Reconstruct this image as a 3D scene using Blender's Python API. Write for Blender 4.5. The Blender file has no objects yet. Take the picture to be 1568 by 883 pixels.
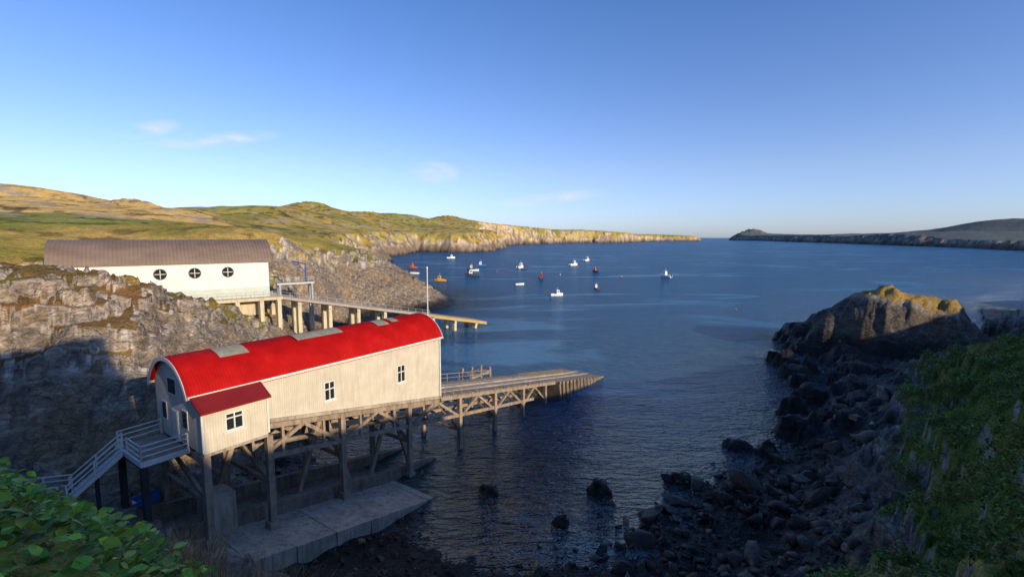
import bpy, math, random
import numpy as np
from mathutils import Vector, Matrix
random.seed(3); RNG=np.random.default_rng(5)
sc=bpy.context.scene
R=math.radians
# ------------------------------------------------------------------ noise
def _h(ix,iy,seed):
    n=(ix.astype(np.int64)*374761393+iy.astype(np.int64)*668265263+seed*1442695041)&0xFFFFFFFF
    n=((n^(n>>13))*1274126177)&0xFFFFFFFF
    n=(n^(n>>16))&0xFFFFFFFF
    return n.astype(np.float64)/4294967295.0
def perlin(x,y,seed=0):
    xi=np.floor(x);yi=np.floor(y);fx=x-xi;fy=y-yi
    u=fx*fx*fx*(fx*(fx*6-15)+10);v=fy*fy*fy*(fy*(fy*6-15)+10)
    def g(a,b):
        t=_h(xi+a,yi+b,seed)*2*np.pi
        return np.cos(t)*(fx-a)+np.sin(t)*(fy-b)
    return 1.5*((g(0,0)*(1-u)+g(1,0)*u)*(1-v)+(g(0,1)*(1-u)+g(1,1)*u)*v)
def fbm(x,y,o=4,seed=0):
    s=0;a=1;t=0
    for i in range(o):
        s=s+a*perlin(x*2**i,y*2**i,seed+i*17);t+=a;a*=.5
    return s/t
def ridged(x,y,o=4,seed=0):
    s=0;a=1;t=0
    for i in range(o):
        s=s+a*(1-2*np.abs(perlin(x*2**i,y*2**i,seed+i*31)));t+=a;a*=.5
    return s/t
def sstep(a,b,x):
    t=np.clip((x-a)/(b-a),0,1);return t*t*(3-2*t)
# ------------------------------------------------------------------ frames
A0=np.array([-20.4,29.9]);Ad=np.array([.578,.816]);Wd=np.array([-.816,.578])
def B(s,w,z): p=A0+Ad*s+Wd*w; return Vector((p[0],p[1],z))
S0=np.array([-71.4,74.8]);Sd=np.array([.807,.59]);Sn=np.array([-.59,.807])
def S(s,w,z): p=S0+Sd*s+Sn*w; return Vector((p[0],p[1],z))
def floorz(s): return 9.94-.175*(s-4.9)
def slabz(s): return 3.2-.185*s
SUN_AZ=(.74,-.67);EL=19
STK=(76,97)
# ------------------------------------------------------------------ terrain
CP=np.array([
(0,0,21.3),(0,-10,23),(-15,-10,24),(-5.6,4.9,20.2),(-3.6,4.2,20.0),(-2.4,3.5,19.9),(-1,2.3,20.1),(0.5,1.5,20.8),(-8,6,20),
(-3,8,14.5),(-7,9.5,15),(-12,11,14),(0,6,14),(4,5,15),(6,1,20),(10,2,19.5),(8,6,16),(14,12,13.0),(-14,4,20),(-25,5,20),(-22,14,12),
(-29,28,6.8),(-26,32,3.3),(-22,30,2.8),(-35,36,6),(-37.5,33.5,7),(-40,36.6,11),(-36,38,10.5),(-40,43,15),(-49,53,17.5),(-47,44,17.8),(-50,36,18),(-60,25,20),(-45,22,15),
(-31.5,39,9.5),(-35.6,44.3,13.3),(-42,57,14.8),(-36.4,54,11.5),(-33,49,8),(-38,64.5,10.5),(-33,62,4),(-29,45,5),(-27,40,3.2),
(-22,36,2.0),(-15,40,.3),(-8,44,-.8),(-12,52,-1.2),(-25,52,.2),(-30,66,-.5),(-36,78,-1),(-20,62,-2.5),(0,55,-2.5),(0,44,-1.6),(0,36,-.8),(-12,33,.3),(-16,29,1.6),(-8,27,.9),(-6,31,.1),
(5,28,.3),(0,18,5),(-8,17,6),(-16,22,5.5),(10,37,-.5),(19,42,-.1),(31,49,.2),(28,40,1.8),(20,33,.9),(14,28,1.0),(10,22,2.6),(39,60,.1),(47,70,.1),(55,77,0),(50,62,2.5),
(20,55,-3),(10,48,-2),(30,70,-4),(40,90,-4),(54,108,-4),
(39.3,44,4.5),(48,49,7),(58,54,9.5),(28,31.8,4.5),(21.6,24,4.5),(23.4,21,12.0),(31.7,29,12.5),(45,30,17),(35,15,20),(60,30,22),(30,0,24),(50,-10,28),(18,8,18),
(70,60,10),(62,70,4),(75,74,4),(90,80,6),(93,92,-1),(105,84,11),(120,74,22),(140,74,27),(100,60,18),(103,98,3),(118,108,0),(104,112,-3),(96,104,-2),(100,130,-5),(150,120,5),(200,140,5),(200,60,30),
(-66,70,16.6),(-58,74,14),(-52,79,11.5),(-46,86,6.5),(-78,70,18),(-42,93,2),(-64,60,19),(-100,70,23),(-60,98,13),(-80,92,19),(-55,106,12),(-72,120,23.5),(-90,105,22.5),(-48,104,3),
(-62,130,23.5),(-100,150,26),(-52,127,14),(-44,120,0),(-46,138,1),(-37,147,.3),(-29,191,.3),(-38,170,9),(-46,160,13.5),(-57,152,18),(-60,180,19),(-49,202,9),(-38,210,-1),(-62,222,1),(-90,230,21),(-105,262,21),(-120,200,28),
(-80,265,-2),(-20,220,-4),(0,190,-6),(0,120,-6),(-30,105,-3),(-25,140,-4),(60,150,-7),(-200,190,31),(-150,120,28),(-250,60,34),(-250,250,40),(-160,270,29),(100,220,-9),(0,280,-9),(-100,300,-4),(250,250,-9),
],float)
_c=1.0
def _ker(dx,dy): return np.sqrt(dx*dx+dy*dy+_c*_c)
_M=_ker(CP[:,0][:,None]-CP[:,0],CP[:,1][:,None]-CP[:,1])
_z0=CP[:,2].mean()
_w=np.linalg.solve(_M-1e-3*np.eye(len(CP)),CP[:,2]-_z0)
def near_h(x,y):
    out=np.full(x.shape,_z0)
    for (px,py,_),w in zip(CP,_w): out+=w*_ker(x-px,y-py)
    return out
LAND=[(260,150),(130,112),(60,75),(20,42),(-12,33),(-24,40),(-36,78),(-45,120),(-37,147),(-29,191),(-60,222),(-100,290),(-132,400),(-118,450),(-150,560),(-153,783),(-97,765),(-47,788),(-40,900),(-25,1100),(-75,1300),(20,1600),(174,1950),(260,2150),(420,2200),(628,2480),(700,2800),(900,3000),(1235,3250),(1300,3500),(1000,4200),(-7000,7000),(-7000,-3000),(600,-3000),(300,-100)]
ISLE=[(905,860),(1000,1050),(1190,1500),(1330,1950),(1520,2600),(1800,3500),(1900,4200),(2300,4900),(5000,5200),(5000,-800),(1500,-500),(1000,300),(900,650)]
def sdf(poly,x,y):
    d=np.full(x.shape,1e18);ins=np.zeros(x.shape,bool);n=len(poly)
    for i in range(n):
        ax,ay=poly[i];bx,by=poly[(i+1)%n];ex,ey=bx-ax,by-ay
        t=np.clip(((x-ax)*ex+(y-ay)*ey)/(ex*ex+ey*ey),0,1)
        d=np.minimum(d,(x-ax-t*ex)**2+(y-ay-t*ey)**2)
        c=((ay>y)!=(by>y))
        xx=(bx-ax)*(y-ay)/((by-ay) if by!=ay else 1e-9)+ax
        ins^=(c&(x<xx))
    d=np.sqrt(d);return np.where(ins,d,-d)
HC=np.array([(-95,200,25),(-150,300,29),(-160,400,30),(-150,500,31),(-190,600,34),(-130,790,34),(-60,840,37),(-60,1000,42),(-30,1200,48),(174,2000,66),(400,2300,60),(600,2600,52),(900,3100,44),(1150,3300,38),
(-520,500,74),(-360,700,67),(-380,900,76),(-270,1100,76),(-170,1500,82),(0,1800,74),(-700,300,70),(-200,190,31),(-420,400,55),(-300,250,42),(-250,350,44),(-250,500,48),(-1500,1500,90),(-1500,0,80),(0,4000,60),
(1050,1050,18),(1600,1650,38),(1950,1850,92),(1500,2000,30),(1700,2500,36),(1950,3200,40),(2050,4150,42),(2600,2600,60)],float)
BUMPS=[(-372,480,6,20),(-350,470,4,14),(-382,900,8,30),(-350,905,5,18),(-316,1000,6,30),(-290,1010,4,25),(-170,1500,8,45),(-210,1500,6,35),(230,2050,9,50),(180,2000,6,50),(2130,4300,46,90),(1960,4250,30,130),(2330,4400,12,220),(-120,150,4,12)]
def far_h(x,y):
    r=np.hypot(x,y)
    d=np.maximum(sdf(LAND,x,y),sdf(ISLE,x,y))
    k=sstep(600,1500,r)
    n=fbm(x/70,y/70,4,5)*18*(1+k)+ridged(x/22,y/22,3,9)*6*(1+k)+k*fbm(x/260,y/260,3,8)*45
    d=d+n
    num=0;den=0
    for px,py,pz in HC:
        w=1/((x-px)**2+(y-py)**2+400)**1.4;num=num+w*pz;den=den+w
    top=num/den+fbm(x/160,y/160,4,21)*7+fbm(x/40,y/40,3,22)*1.6
    for bx,by,bh,br in BUMPS:
        g=np.exp(-((x-bx)**2+(y-by)**2)/(br*br)); top=top+bh*g*(1+.5*ridged(x/14,y/14,3,4))
    W=top*.7+5
    s=np.clip(d/W,0,1); s2=np.clip(d/(W*4.5),0,1)
    prof=.76*s**.75+.24*(1-(1-s2)**2)
    return np.where(d>0,-1+(top+1)*prof,np.maximum(-9,-1+d*.3))
def height(x,y,detail=True):
    x=np.asarray(x,float);y=np.asarray(y,float)
    r=np.hypot(x,y)
    k=sstep(215,270,r)
    z=np.zeros(x.shape)
    m=r<275
    if m.any():
        xm=x[m];ym=y[m];rm=r[m]
        zn=near_h(xm,ym)
        dd=np.hypot((xm-STK[0])/17.5,(ym-STK[1])/16.)+.20*fbm(xm/9,ym/9,3,61)
        st=12.4*np.clip(1-np.abs(dd)**2.1,-1,1)-.6+(xm-STK[0])*.04
        st=st+np.where(dd<1.1,1.0*ridged(xm/7,ym/5,3,66)-.4,0)
        zn=np.maximum(zn,st)
        for bx,by,br,bh in ((66,106,8,3.4),(62,98,6,2.2),(108,103,6,7.0),(62,86,6,2.6),(58,80,4,2.0),(49,89,1.6,.6),(50,86,3,1.1),(47,78,3,1.1),(45,74,2.2,.9),(51,82,2.6,1.3),(54,74,4,2.4),(48,66,3.5,2.2),(44,60,3.2,2.0),(25,51.5,1.6,.5),(27.5,50,1.4,.6),(37,62,2,1.2),(42,67,2.5,1.5),(34,54,3,1.6),(38,53,3,2.2),(16,44,1.2,.3),(4,37,.9,.25),(-2,42,1,.3),(8,42,1.1,.3)):
            dd=np.hypot((xm-bx)/br,(ym-by)/br)+.4*fbm(xm/(br*.6),ym/(br*.6),3,63); zn=np.maximum(zn,(bh+.6)*(1-dd*np.abs(dd))-.5)
        # unseen ridges added behind the viewpoint, shaped to shade the cliff and ramp
        cc=-SUN_AZ[1]*xm+SUN_AZ[0]*ym; ee=SUN_AZ[0]*xm+SUN_AZ[1]*ym
        zr=(13.2+.344*(ee+58))*sstep(8.2,7.0,cc)*sstep(9,26,ee)*sstep(-60,-15,cc)*sstep(110,70,ee)
        zr2=(8.0-.07*(cc-8)+.344*(ee+36))*sstep(42,30,cc)*sstep(24,40,ee)*sstep(-60,-15,cc)*sstep(110,70,ee)
        zn=np.where(ee>8,np.maximum(zn,np.maximum(zr,zr2)),zn)
        if detail:
            rgt=sstep(24,32,xm)*sstep(46,52,ym)*sstep(-.2,.5,zn)
            wgt=sstep(7,20,rm)*np.maximum(.22+.78*sstep(.6,4,zn),.75*rgt)
            wgt=wgt*(1-.85*sstep(12,24,ee)*(ym<5))
            wgt=wgt*(1-.45*sstep(24,14,np.hypot(xm-STK[0],ym-STK[1])))
            bank=sstep(14,22,xm)*sstep(6.5,9,zn)*sstep(90,75,rm); wgt=wgt*(1-.55*bank)
            up=sstep(16.5,20,zn)*sstep(50,80,rm); wgt=wgt*(1-.75*up)
            ca,sa=.80,.6
            p=xm*ca+ym*sa;q=-xm*sa+ym*ca
            zn=zn+wgt*(1.7*ridged(p/11,q/6.5,2,41)-.3+1.15*ridged(p/4.5,q/2.4,3,43)+.5*ridged(p/1.7,q/.95,3,47))
            zn=zn+sstep(3,8,rm)*.07*fbm(xm/.5,ym/.5,3,49)
            st=zn+1.4*fbm(xm/6,ym/6,3,77); fr=st/1.9-np.floor(st/1.9)
            zn=zn+wgt*1.1*(sstep(.3,.7,fr)-fr)
        ds=(xm-A0[0])*Ad[0]+(ym-A0[1])*Ad[1];dw=(xm-A0[0])*Wd[0]+(ym-A0[1])*Wd[1]
        ins=(ds>-2.0)&(ds<62)&(dw>-4.6)&(dw<6.5)
        zn=np.where(ins,np.minimum(zn,slabz(ds)-.35),zn)
        ins=(ds>-5)&(ds<=-2)&(dw>-2)&(dw<8); zn=np.where(ins,np.minimum(zn,5.5),zn)
        es=(xm-S0[0])*Sd[0]+(ym-S0[1])*Sd[1];ew=(xm-S0[0])*Sn[0]+(ym-S0[1])*Sn[1]
        ins=(es>0)&(es<31)&(ew>.2)&(ew<13); zn=np.where(ins,np.minimum(zn,12),zn)
        ins=(es>14)&(es<33)&(ew>-3.5)&(ew<=.2); zn=np.where(ins,np.minimum(zn,9.5-(es-14)*.15),zn)
        ins=(es>30)&(es<80)&(ew>-3)&(ew<8); zn=np.where(ins,np.minimum(zn,9.2-(es-30)*.25),zn)
        z[m]=zn
    f=r>210
    zf=np.zeros(x.shape)
    if f.any(): zf[f]=far_h(x[f],y[f])
    return z*(1-k)+zf*k
# ------------------------------------------------------------------ node helpers
class NT:
    def __init__(s,name,kind='mat'):
        s.m=bpy.data.materials.new(name);s.m.use_nodes=True;s.t=s.m.node_tree;s.t.nodes.clear()
        s.out=s.n('ShaderNodeOutputMaterial')
    def n(s,typ,**k):
        nd=s.t.nodes.new(typ)
        for a,b in k.items():
            if a[0]=='i' and a[1:].isdigit(): s.set(nd.inputs[int(a[1:])],b)
            elif a.startswith('in_'):
                s.set(nd.inputs[a[3:].replace('_',' ')],b)
            else: setattr(nd,a,b)
        return nd
    def set(s,sock,v):
        if isinstance(v,bpy.types.NodeSocket): s.t.links.new(v,sock)
        elif isinstance(v,bpy.types.Node): s.t.links.new(v.outputs[0],sock)
        else:
            if sock.type=='RGBA' and len(v)==3: v=(*v,1)
            sock.default_value=v
    def pos(s): return s.n('ShaderNodeTexCoord').outputs['Object']
    def noise(s,scale,detail=4,rough=.55,vec=None,dist=0):
        return s.n('ShaderNodeTexNoise',in_Vector=vec if vec is not None else s.pos(),in_Scale=scale,in_Detail=detail,in_Roughness=rough,in_Distortion=dist).outputs['Fac']
    def ramp(s,fac,stops):
        r=s.n('ShaderNodeValToRGB');e=r.color_ramp.elements
        while len(e)<len(stops): e.new(.5)
        for i,(p,c) in enumerate(stops):
            e[i].position=p;e[i].color=(*c,1) if len(c)==3 else c
        s.set(r.inputs[0],fac);return r.outputs[0]
    def mix(s,f,a,b,mode='MIX'):
        m=s.n('ShaderNodeMix',data_type='RGBA',blend_type=mode)
        s.set(m.inputs[0],f);s.set(m.inputs[6],a);s.set(m.inputs[7],b);return m.outputs[2]
    def math(s,op,a,b=0.,c=None,clamp=False):
        m=s.n('ShaderNodeMath',operation=op,use_clamp=clamp);s.set(m.inputs[0],a);s.set(m.inputs[1],b)
        if c is not None: s.set(m.inputs[2],c)
        return m.outputs[0]
    def mr(s,v,a,b,c=0.,d=1.):
        m=s.n('ShaderNodeMapRange');
        for i,q in enumerate((v,a,b,c,d)): s.set(m.inputs[i],q)
        return m.outputs[0]
    def mapv(s,sc=(1,1,1),rot=(0,0,0)):
        return s.n('ShaderNodeMapping',in_Vector=s.pos(),in_Scale=sc,in_Rotation=rot).outputs[0]
    def bump(s,h,st=.5,d=.1,n=None):
        b=s.n('ShaderNodeBump',in_Height=h,in_Strength=st,in_Distance=d)
        if n is not None: s.set(b.inputs['Normal'],n)
        return b.outputs[0]
    def bsdf(s,col,rough=.8,normal=None,**k):
        p=s.n('ShaderNodeBsdfPrincipled',in_Base_Color=col,in_Roughness=rough)
        if normal is not None: s.set(p.inputs['Normal'],normal)
        for a,b in k.items(): s.set(p.inputs[a.replace('_',' ')],b)
        s.t.links.new(p.outputs[0],s.out.inputs[0]);return p
def simple(name,col,rough=.7,var=.25,scale=1.5,bump=.3,metal=0.,spec=.3,dirt=None):
    t=NT(name)
    n1=t.noise(scale,5,.6);n2=t.noise(scale*9,4,.6)
    f=t.math('ADD',t.math('MULTIPLY',n1,.65),t.math('MULTIPLY',n2,.35))
    lo=tuple(c*(1-var) for c in col);hi=tuple(min(1,c*(1+var)) for c in col)
    c=t.ramp(f,[(.3,lo),(.5,col),(.7,hi)])
    if dirt is not None:
        st=t.noise(1,5,.6,vec=t.mapv((2.5,2.5,.35)))
        c=t.mix(t.mr(st,.48,.72,0,.75),c,dirt)
    t.bsdf(c,rough,t.bump(f,bump,.05),Metallic=metal,Specular_IOR_Level=spec)
    return t.m
M_white=simple('white_paint',(.80,.765,.68),.55,.06,.4,.1,dirt=(.66,.61,.5))
M_rail=simple('white_rail_paint',(.72,.71,.66),.5,.15,2,.1)
M_galv=simple('galvanised_steel',(.42,.44,.45),.45,.15,2,.1,metal=.3)
M_conc=simple('weathered_concrete',(.40,.34,.27),.85,.4,.7,.6,dirt=(.11,.10,.07))
M_concd=simple('old_wet_concrete',(.20,.16,.12),.8,.5,.6,.9,dirt=(.045,.04,.03))
M_pile=simple('pile_concrete',(.33,.255,.19),.85,.4,1.2,.7,dirt=(.08,.065,.05))
M_cream=simple('cream_concrete',(.58,.50,.34),.8,.15,.5,.3,dirt=(.3,.25,.17))
M_timber=simple('weathered_timber',(.32,.26,.195),.85,.4,1.5,.5,dirt=(.16,.12,.08))
M_deck=simple('pinkish_deck',(.38,.32,.265),.85,.2,.8,.3)
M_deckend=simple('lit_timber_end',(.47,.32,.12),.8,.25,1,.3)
M_glass=simple('dark_glass',(.02,.025,.03),.08,.1,1,0,spec=.6)
M_black=simple('dark_steel',(.04,.04,.045),.6,.3,2,.2)
M_blue=simple('blue_sign',(.03,.08,.3),.5,.1,2,0)
M_dred=simple('dark_red_roof',(.20,.014,.014),.5,.2,1,.2)
M_teal=simple('pale_panel',(.5,.56,.50),.5,.1,1,.1)
M_patch=simple('rusty_rooflight',(.30,.27,.2),.7,.35,2,.4)
def boards():
    t=NT('painted_corrugated_wall')
    v=t.n('ShaderNodeMapping',in_Vector=t.pos(),in_Rotation=(0,0,-math.atan2(.816,.578))).outputs[0]
    w=t.n('ShaderNodeTexWave',in_Vector=v,in_Scale=1.9,wave_type='BANDS',bands_direction='X',wave_profile='SIN').outputs['Fac']
    n=t.noise(.8,6,.6);st=t.noise(1,5,.65,vec=t.mapv((3,3,.3)))
    c=t.ramp(n,[(.3,(.56,.505,.405)),(.7,(.69,.63,.515))])
    c=t.mix(t.mr(st,.5,.78,0,.45),c,(.36,.29,.21))
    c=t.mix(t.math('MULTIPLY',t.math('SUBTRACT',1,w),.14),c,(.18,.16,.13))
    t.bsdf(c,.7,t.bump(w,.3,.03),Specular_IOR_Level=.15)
    return t.m
M_boards=boards()
def redroof():
    t=NT('red_corrugated_roof')
    n=t.noise(.7,6,.65);s2=t.noise(6,4,.6)
    c=t.ramp(n,[(.3,(.32,.004,.004)),(.55,(.42,.006,.006)),(.75,(.49,.014,.011))])
    c=t.mix(t.mr(s2,.60,.8,0,.5),c,(.20,.02,.014))
    t.bsdf(c,.7,t.bump(s2,.15,.02),Specular_IOR_Level=.1);return t.m
M_red=redroof()
def metalroof():
    t=NT('grey_standing_seam_roof')
    n=t.noise(.3,5,.6,vec=t.mapv((1,1,3)))
    c=t.ramp(n,[(.3,(.17,.12,.09)),(.7,(.24,.175,.135))])
    t.bsdf(c,.6,None,Metallic=.1);return t.m
M_mroof=metalroof()
# ------------------------------------------------------------------ mesh builder
class MB:
    def __init__(s): s.v=[];s.f=[];s.mi=[];s.mats=[]
    def mid(s,m):
        if m not in s.mats: s.mats.append(m)
        return s.mats.index(m)
    def add(s,vs,fs,m):
        o=len(s.v);s.v+= [tuple(v) for v in vs];i=s.mid(m)
        for f in fs: s.f.append([o+a for a in f]);s.mi.append(i)
    def box8(s,b,t,m):
        s.add(list(b)+list(t),[(3,2,1,0),(4,5,6,7),(0,1,5,4),(1,2,6,5),(2,3,7,6),(3,0,4,7)],m)
    def beam(s,p,q,w,h,m,up=Vector((0,0,1))):
        p=Vector(p);q=Vector(q);d=(q-p).normalized()
        if abs(d.dot(up))>.97: up=Vector((Ad[0],Ad[1],0))
        r=d.cross(up).normalized()*w/2;u=r.cross(d).normalized()*h/2
        s.box8([p-r-u,p+r-u,p+r+u,p-r+u],[q-r-u,q+r-u,q+r+u,q-r+u],m)
    def tube(s,p,q,r,m,n=8,r2=None):
        p=Vector(p);q=Vector(q);d=(q-p).normalized();a=d.orthogonal().normalized();b=d.cross(a);r2=r if r2 is None else r2
        vs=[p+(a*math.cos(i*2*math.pi/n)+b*math.sin(i*2*math.pi/n))*r for i in range(n)]+[q+(a*math.cos(i*2*math.pi/n)+b*math.sin(i*2*math.pi/n))*r2 for i in range(n)]
        s.add(vs,[(i,(i+1)%n,n+(i+1)%n,n+i) for i in range(n)]+[tuple(range(n))[::-1],tuple(range(n,2*n))],m)
    def obj(s,name,parent=None,smooth=False):
        me=bpy.data.meshes.new(name);me.from_pydata(s.v,[],s.f);me.update()
        for m in s.mats: me.materials.append(m)
        me.polygons.foreach_set('material_index',s.mi)
        if smooth: me.polygons.foreach_set('use_smooth',[True]*len(s.f))
        o=bpy.data.objects.new(name,me);sc.collection.objects.link(o)
        if parent: o.parent=parent
        return o
def empty(name,loc=(0,0,0)):
    e=bpy.data.objects.new(name,None);e.location=loc;sc.collection.objects.link(e);return e
def gridmesh(name,V,nr,na,closed,mat,attrs={},center=None):
    idx=np.arange(nr*na).reshape(nr,na)
    if closed: nx=np.roll(idx,-1,axis=1)
    else: nx=idx[:,1:]
    a=idx[:-1] if closed else idx[:-1,:-1];b=nx[:-1];c=nx[1:];d=idx[1:] if closed else idx[1:,:-1]
    F=np.stack([a,d,c,b],-1).reshape(-1,4)
    me=bpy.data.meshes.new(name)
    me.vertices.add(len(V));me.vertices.foreach_set('co',V.astype(np.float32).ravel())
    me.loops.add(F.size);me.loops.foreach_set('vertex_index',F.ravel().astype(np.int32))
    me.polygons.add(len(F));me.polygons.foreach_set('loop_start',np.arange(0,F.size,4,dtype=np.int32));me.polygons.foreach_set('loop_total',np.full(len(F),4,np.int32))
    me.polygons.foreach_set('use_smooth',np.ones(len(F),bool))
    me.update(calc_edges=True);me.validate()
    me.materials.append(mat)
    o=bpy.data.objects.new(name,me);sc.collection.objects.link(o);return o
def setcol(me,name,C):
    at=me.color_attributes.new(name,'FLOAT_COLOR','POINT')
    C4=np.ones((len(C),4),np.float32);C4[:,:C.shape[1]]=C;at.data.foreach_set('color',C4.ravel())
# ------------------------------------------------------------------ terrain material
def terrain_mat():
    t=NT('cliff_and_heath')
    col=t.n('ShaderNodeVertexColor',layer_name='tint').outputs[0]
    msk=t.n('ShaderNodeVertexColor',layer_name='mask').outputs[0]
    sep=t.n('ShaderNodeSeparateColor',i0=msk)
    grass,wet,far=sep.outputs[0],sep.outputs[1],sep.outputs[2]
    vs=t.mapv((1,1,1.6),(R(25),R(-20),R(37)))
    n0=t.noise(.12,6,.62,vec=vs);n1=t.noise(.9,7,.68,vec=vs,dist=.6);n2=t.noise(6,4,.65)
    vor=t.n('ShaderNodeTexVoronoi',in_Vector=t.n('ShaderNodeMapping',in_Vector=t.pos(),in_Scale=(1,1,2.0),in_Rotation=(R(35),R(25),R(30))).outputs[0],in_Scale=1.1,feature='DISTANCE_TO_EDGE')
    crack=t.mr(vor.outputs[0],0,.10,0,1)
    rk=t.ramp(n1,[(.28,(.045,.04,.035)),(.45,(.16,.14,.12)),(.58,(.29,.25,.205)),(.72,(.54,.48,.39))])
    rk2=t.mix(t.mr(n0,.47,.66,0,.5),rk,(.33,.225,.10))
    rk2=t.mix(t.mr(n2,.6,.75,0,.35),rk2,(.5,.47,.40))
    rk2=t.mix(t.math('MULTIPLY',t.math('SUBTRACT',1,crack),.35),rk2,(.03,.028,.025))
    rk3=t.mix(1.,rk2,col,'MULTIPLY')
    g=t.mix(1.,col,t.ramp(t.math('ADD',t.math('MULTIPLY',n1,.5),t.math('MULTIPLY',n0,.5)),[(.32,(.5,.52,.45)),(.5,(1,1,1)),(.68,(1.6,1.4,1.15))]),'MULTIPLY')
    g=t.mix(t.mr(n2,.35,.6,.35,0),g,(.02,.028,.01))
    c=t.mix(grass,rk3,g)
    wetc=t.ramp(n1,[(.35,(.007,.006,.005)),(.55,(.024,.021,.017)),(.75,(.07,.06,.045))])
    c=t.mix(wet,c,wetc)
    h=t.math('ADD',t.math('MULTIPLY',n1,1.),t.math('ADD',t.math('MULTIPLY',n2,.25),t.math('MULTIPLY',crack,.15)))
    nb=t.bump(n0,.5,2.5)
    nb=t.bump(h,.8,.55,nb)
    t.bsdf(c,t.mr(wet,0,1,.92,.5),nb,Specular_IOR_Level=.2)
    return t.m
az=np.concatenate([np.arange(-54,54,.15),np.arange(54,306,1.5)])*math.pi/180
rad=1.0*np.exp(np.arange(0,math.log(6800),.0092))
AZ,RD=np.meshgrid(az,rad)
X=(np.sin(AZ)*RD).ravel();Y=(np.cos(AZ)*RD).ravel()
Z=height(X,Y)
V=np.stack([X,Y,Z],-1)
M_ter=terrain_mat()
ground=gridmesh('coastal_ground',V,len(rad),len(az),True,M_ter)
me=ground.data
nrm=np.zeros(len(V)*3,np.float32);me.vertices.foreach_get('normal',nrm)
nz=np.abs(nrm.reshape(-1,3)[:,2])
rr=np.hypot(X,Y)
def colours():
    n=fbm(X/25,Y/25,4,90);nn=fbm(X/4,Y/4,4,91);nf=fbm(X/120,Y/120,4,92)
    farw=sstep(200,400,rr)
    sd_=np.hypot(X-STK[0],Y-STK[1])
    thr=.80-.16*farw
    right=(X>12)&(rr<100)&(sd_>22)
    thr=np.where(right,.33,thr)
    thr=np.where(sd_<20,.62,thr)
    grass=sstep(thr-.08,thr+.08,nz+.10*nn+.06*n)
    lowcut=np.where(rr<200,sstep(5.0,8.0,Z+1.5*nn),sstep(10,18,Z+4*n))
    lowcut=np.where(right,sstep(5.0,6.5,Z+2.5*nn),lowcut)
    left=(X<-20)&(rr<75); lowcut=np.where(left,sstep(12.0,15.0,Z+2.2*nn+2.5*n),lowcut)
    lowcut=np.where(sd_<22,sstep(9.0,11.0,Z+1.5*nn+(X-STK[0])*.2)*.95,lowcut)
    but=(X>-60)&(Y>120)&(Y<230);lowcut=np.where(but,sstep(13,16,Z+3*nn),lowcut)
    grass=grass*lowcut
    grass=np.where(rr<9,1,grass)
    G1=np.array((.36,.30,.05));G2=np.array((.56,.38,.11));G3=np.array((.24,.24,.045))
    k=sstep(-.25,.3,n+.4*nn)[:,None]; k2=sstep(0,.35,nf)[:,None]
    g=G1*(1-k)+G2*k; g=g*(1-.6*k2)+G3*.6*k2
    kk=(sstep(-30,-38,X)*sstep(110,80,rr))[:,None]
    g=g*(1-kk)+kk*(np.array((.25,.14,.05))*(.6+.4*k)+np.array((.03,.07,.0))*(1-k))
    kr=(sstep(12,20,X)*sstep(160,120,rr))[:,None]
    gr=np.array((.14,.20,.03))*(1-k)+np.array((.20,.19,.05))*k
    g=g*(1-kr)+kr*gr
    gs=(sd_<24)[:,None];g=np.where(gs,np.array((.42,.28,.08)),g)
    def poly(P,soft): return sstep(-soft,soft,sdf(P,X,Y)+nn*soft)[:,None]
    m=poly([(-230,205),(-620,560),(-520,600),(-330,470),(-170,300),(-165,255)],5); g=g*(1-m)+m*(np.array((.78,.52,.17))*(1+.25*nn[:,None]))
    m=poly([(-110,95),(-230,200),(-170,240),(-95,140)],5); g=g*(1-m)+m*np.array((.31,.32,.05))
    m=poly([(-340,480),(-520,620),(-520,800),(-350,640),(-260,500)],8); g=g*(1-m)+m*np.array((.42,.37,.08))
    m=poly([(-150,560),(-260,720),(-170,900),(-80,860)],12); g=g*(1-m)+m*np.array((.5,.39,.11))
    for P,cc in (([(-60,1250),(-120,1500),(60,1750),(90,1650)],(.66,.48,.19)),([(200,2020),(240,2300),(560,2560),(560,2480)],(.6,.46,.19)),([(-240,900),(-260,1080),(-90,1300),(-70,1150)],(.42,.38,.09))):
        m=poly(P,15); g=g*(1-m)+m*np.array(cc)
    hed=np.abs(np.mod(X*.6+Y*.8+12*n,95)-47)<1.6; hed&=(rr>180)&(rr<1500)
    hed2=np.abs(np.mod(X*.8-Y*.6+15*n,140)-70)<1.8; hed2&=(rr>180)&(rr<1500)
    g=np.where((hed|hed2)[:,None],g*.35,g)
    sh=sstep(.15,.22,fbm(X/14,Y/14,4,95))*sstep(60,120,rr)*sstep(2500,1500,rr); g=g*(1-.5*sh[:,None])
    crag=(sstep(.22,.3,fbm(X/30,Y/30,5,195))*sstep(150,250,rr)*sstep(3000,2000,rr))[:,None]
    g=g*(1-crag*.8)+crag*.8*np.array((.42,.37,.29))*(1+.4*nn[:,None])
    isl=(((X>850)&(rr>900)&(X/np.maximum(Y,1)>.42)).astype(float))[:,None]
    g=g*(1-isl)+isl*np.array((.13,.155,.15))  # bluish distance haze put into the island's ground colour
    rock=np.ones((len(X),3))*(1+.15*n[:,None])
    lf=(sstep(-15,-30,X)*sstep(260,200,rr))[:,None]
    rock=rock*(1+lf*np.array((.16,.08,-.01)))
    rock=np.where((farw>.5)[:,None],np.array((1.15,.98,.82))*(1+.6*fbm(X/45,Y/45,3,99)[:,None]),rock)
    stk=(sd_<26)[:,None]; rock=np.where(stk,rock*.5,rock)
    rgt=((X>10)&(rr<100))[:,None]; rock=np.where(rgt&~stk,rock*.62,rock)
    rock=rock*(1-.35*isl)
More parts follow.
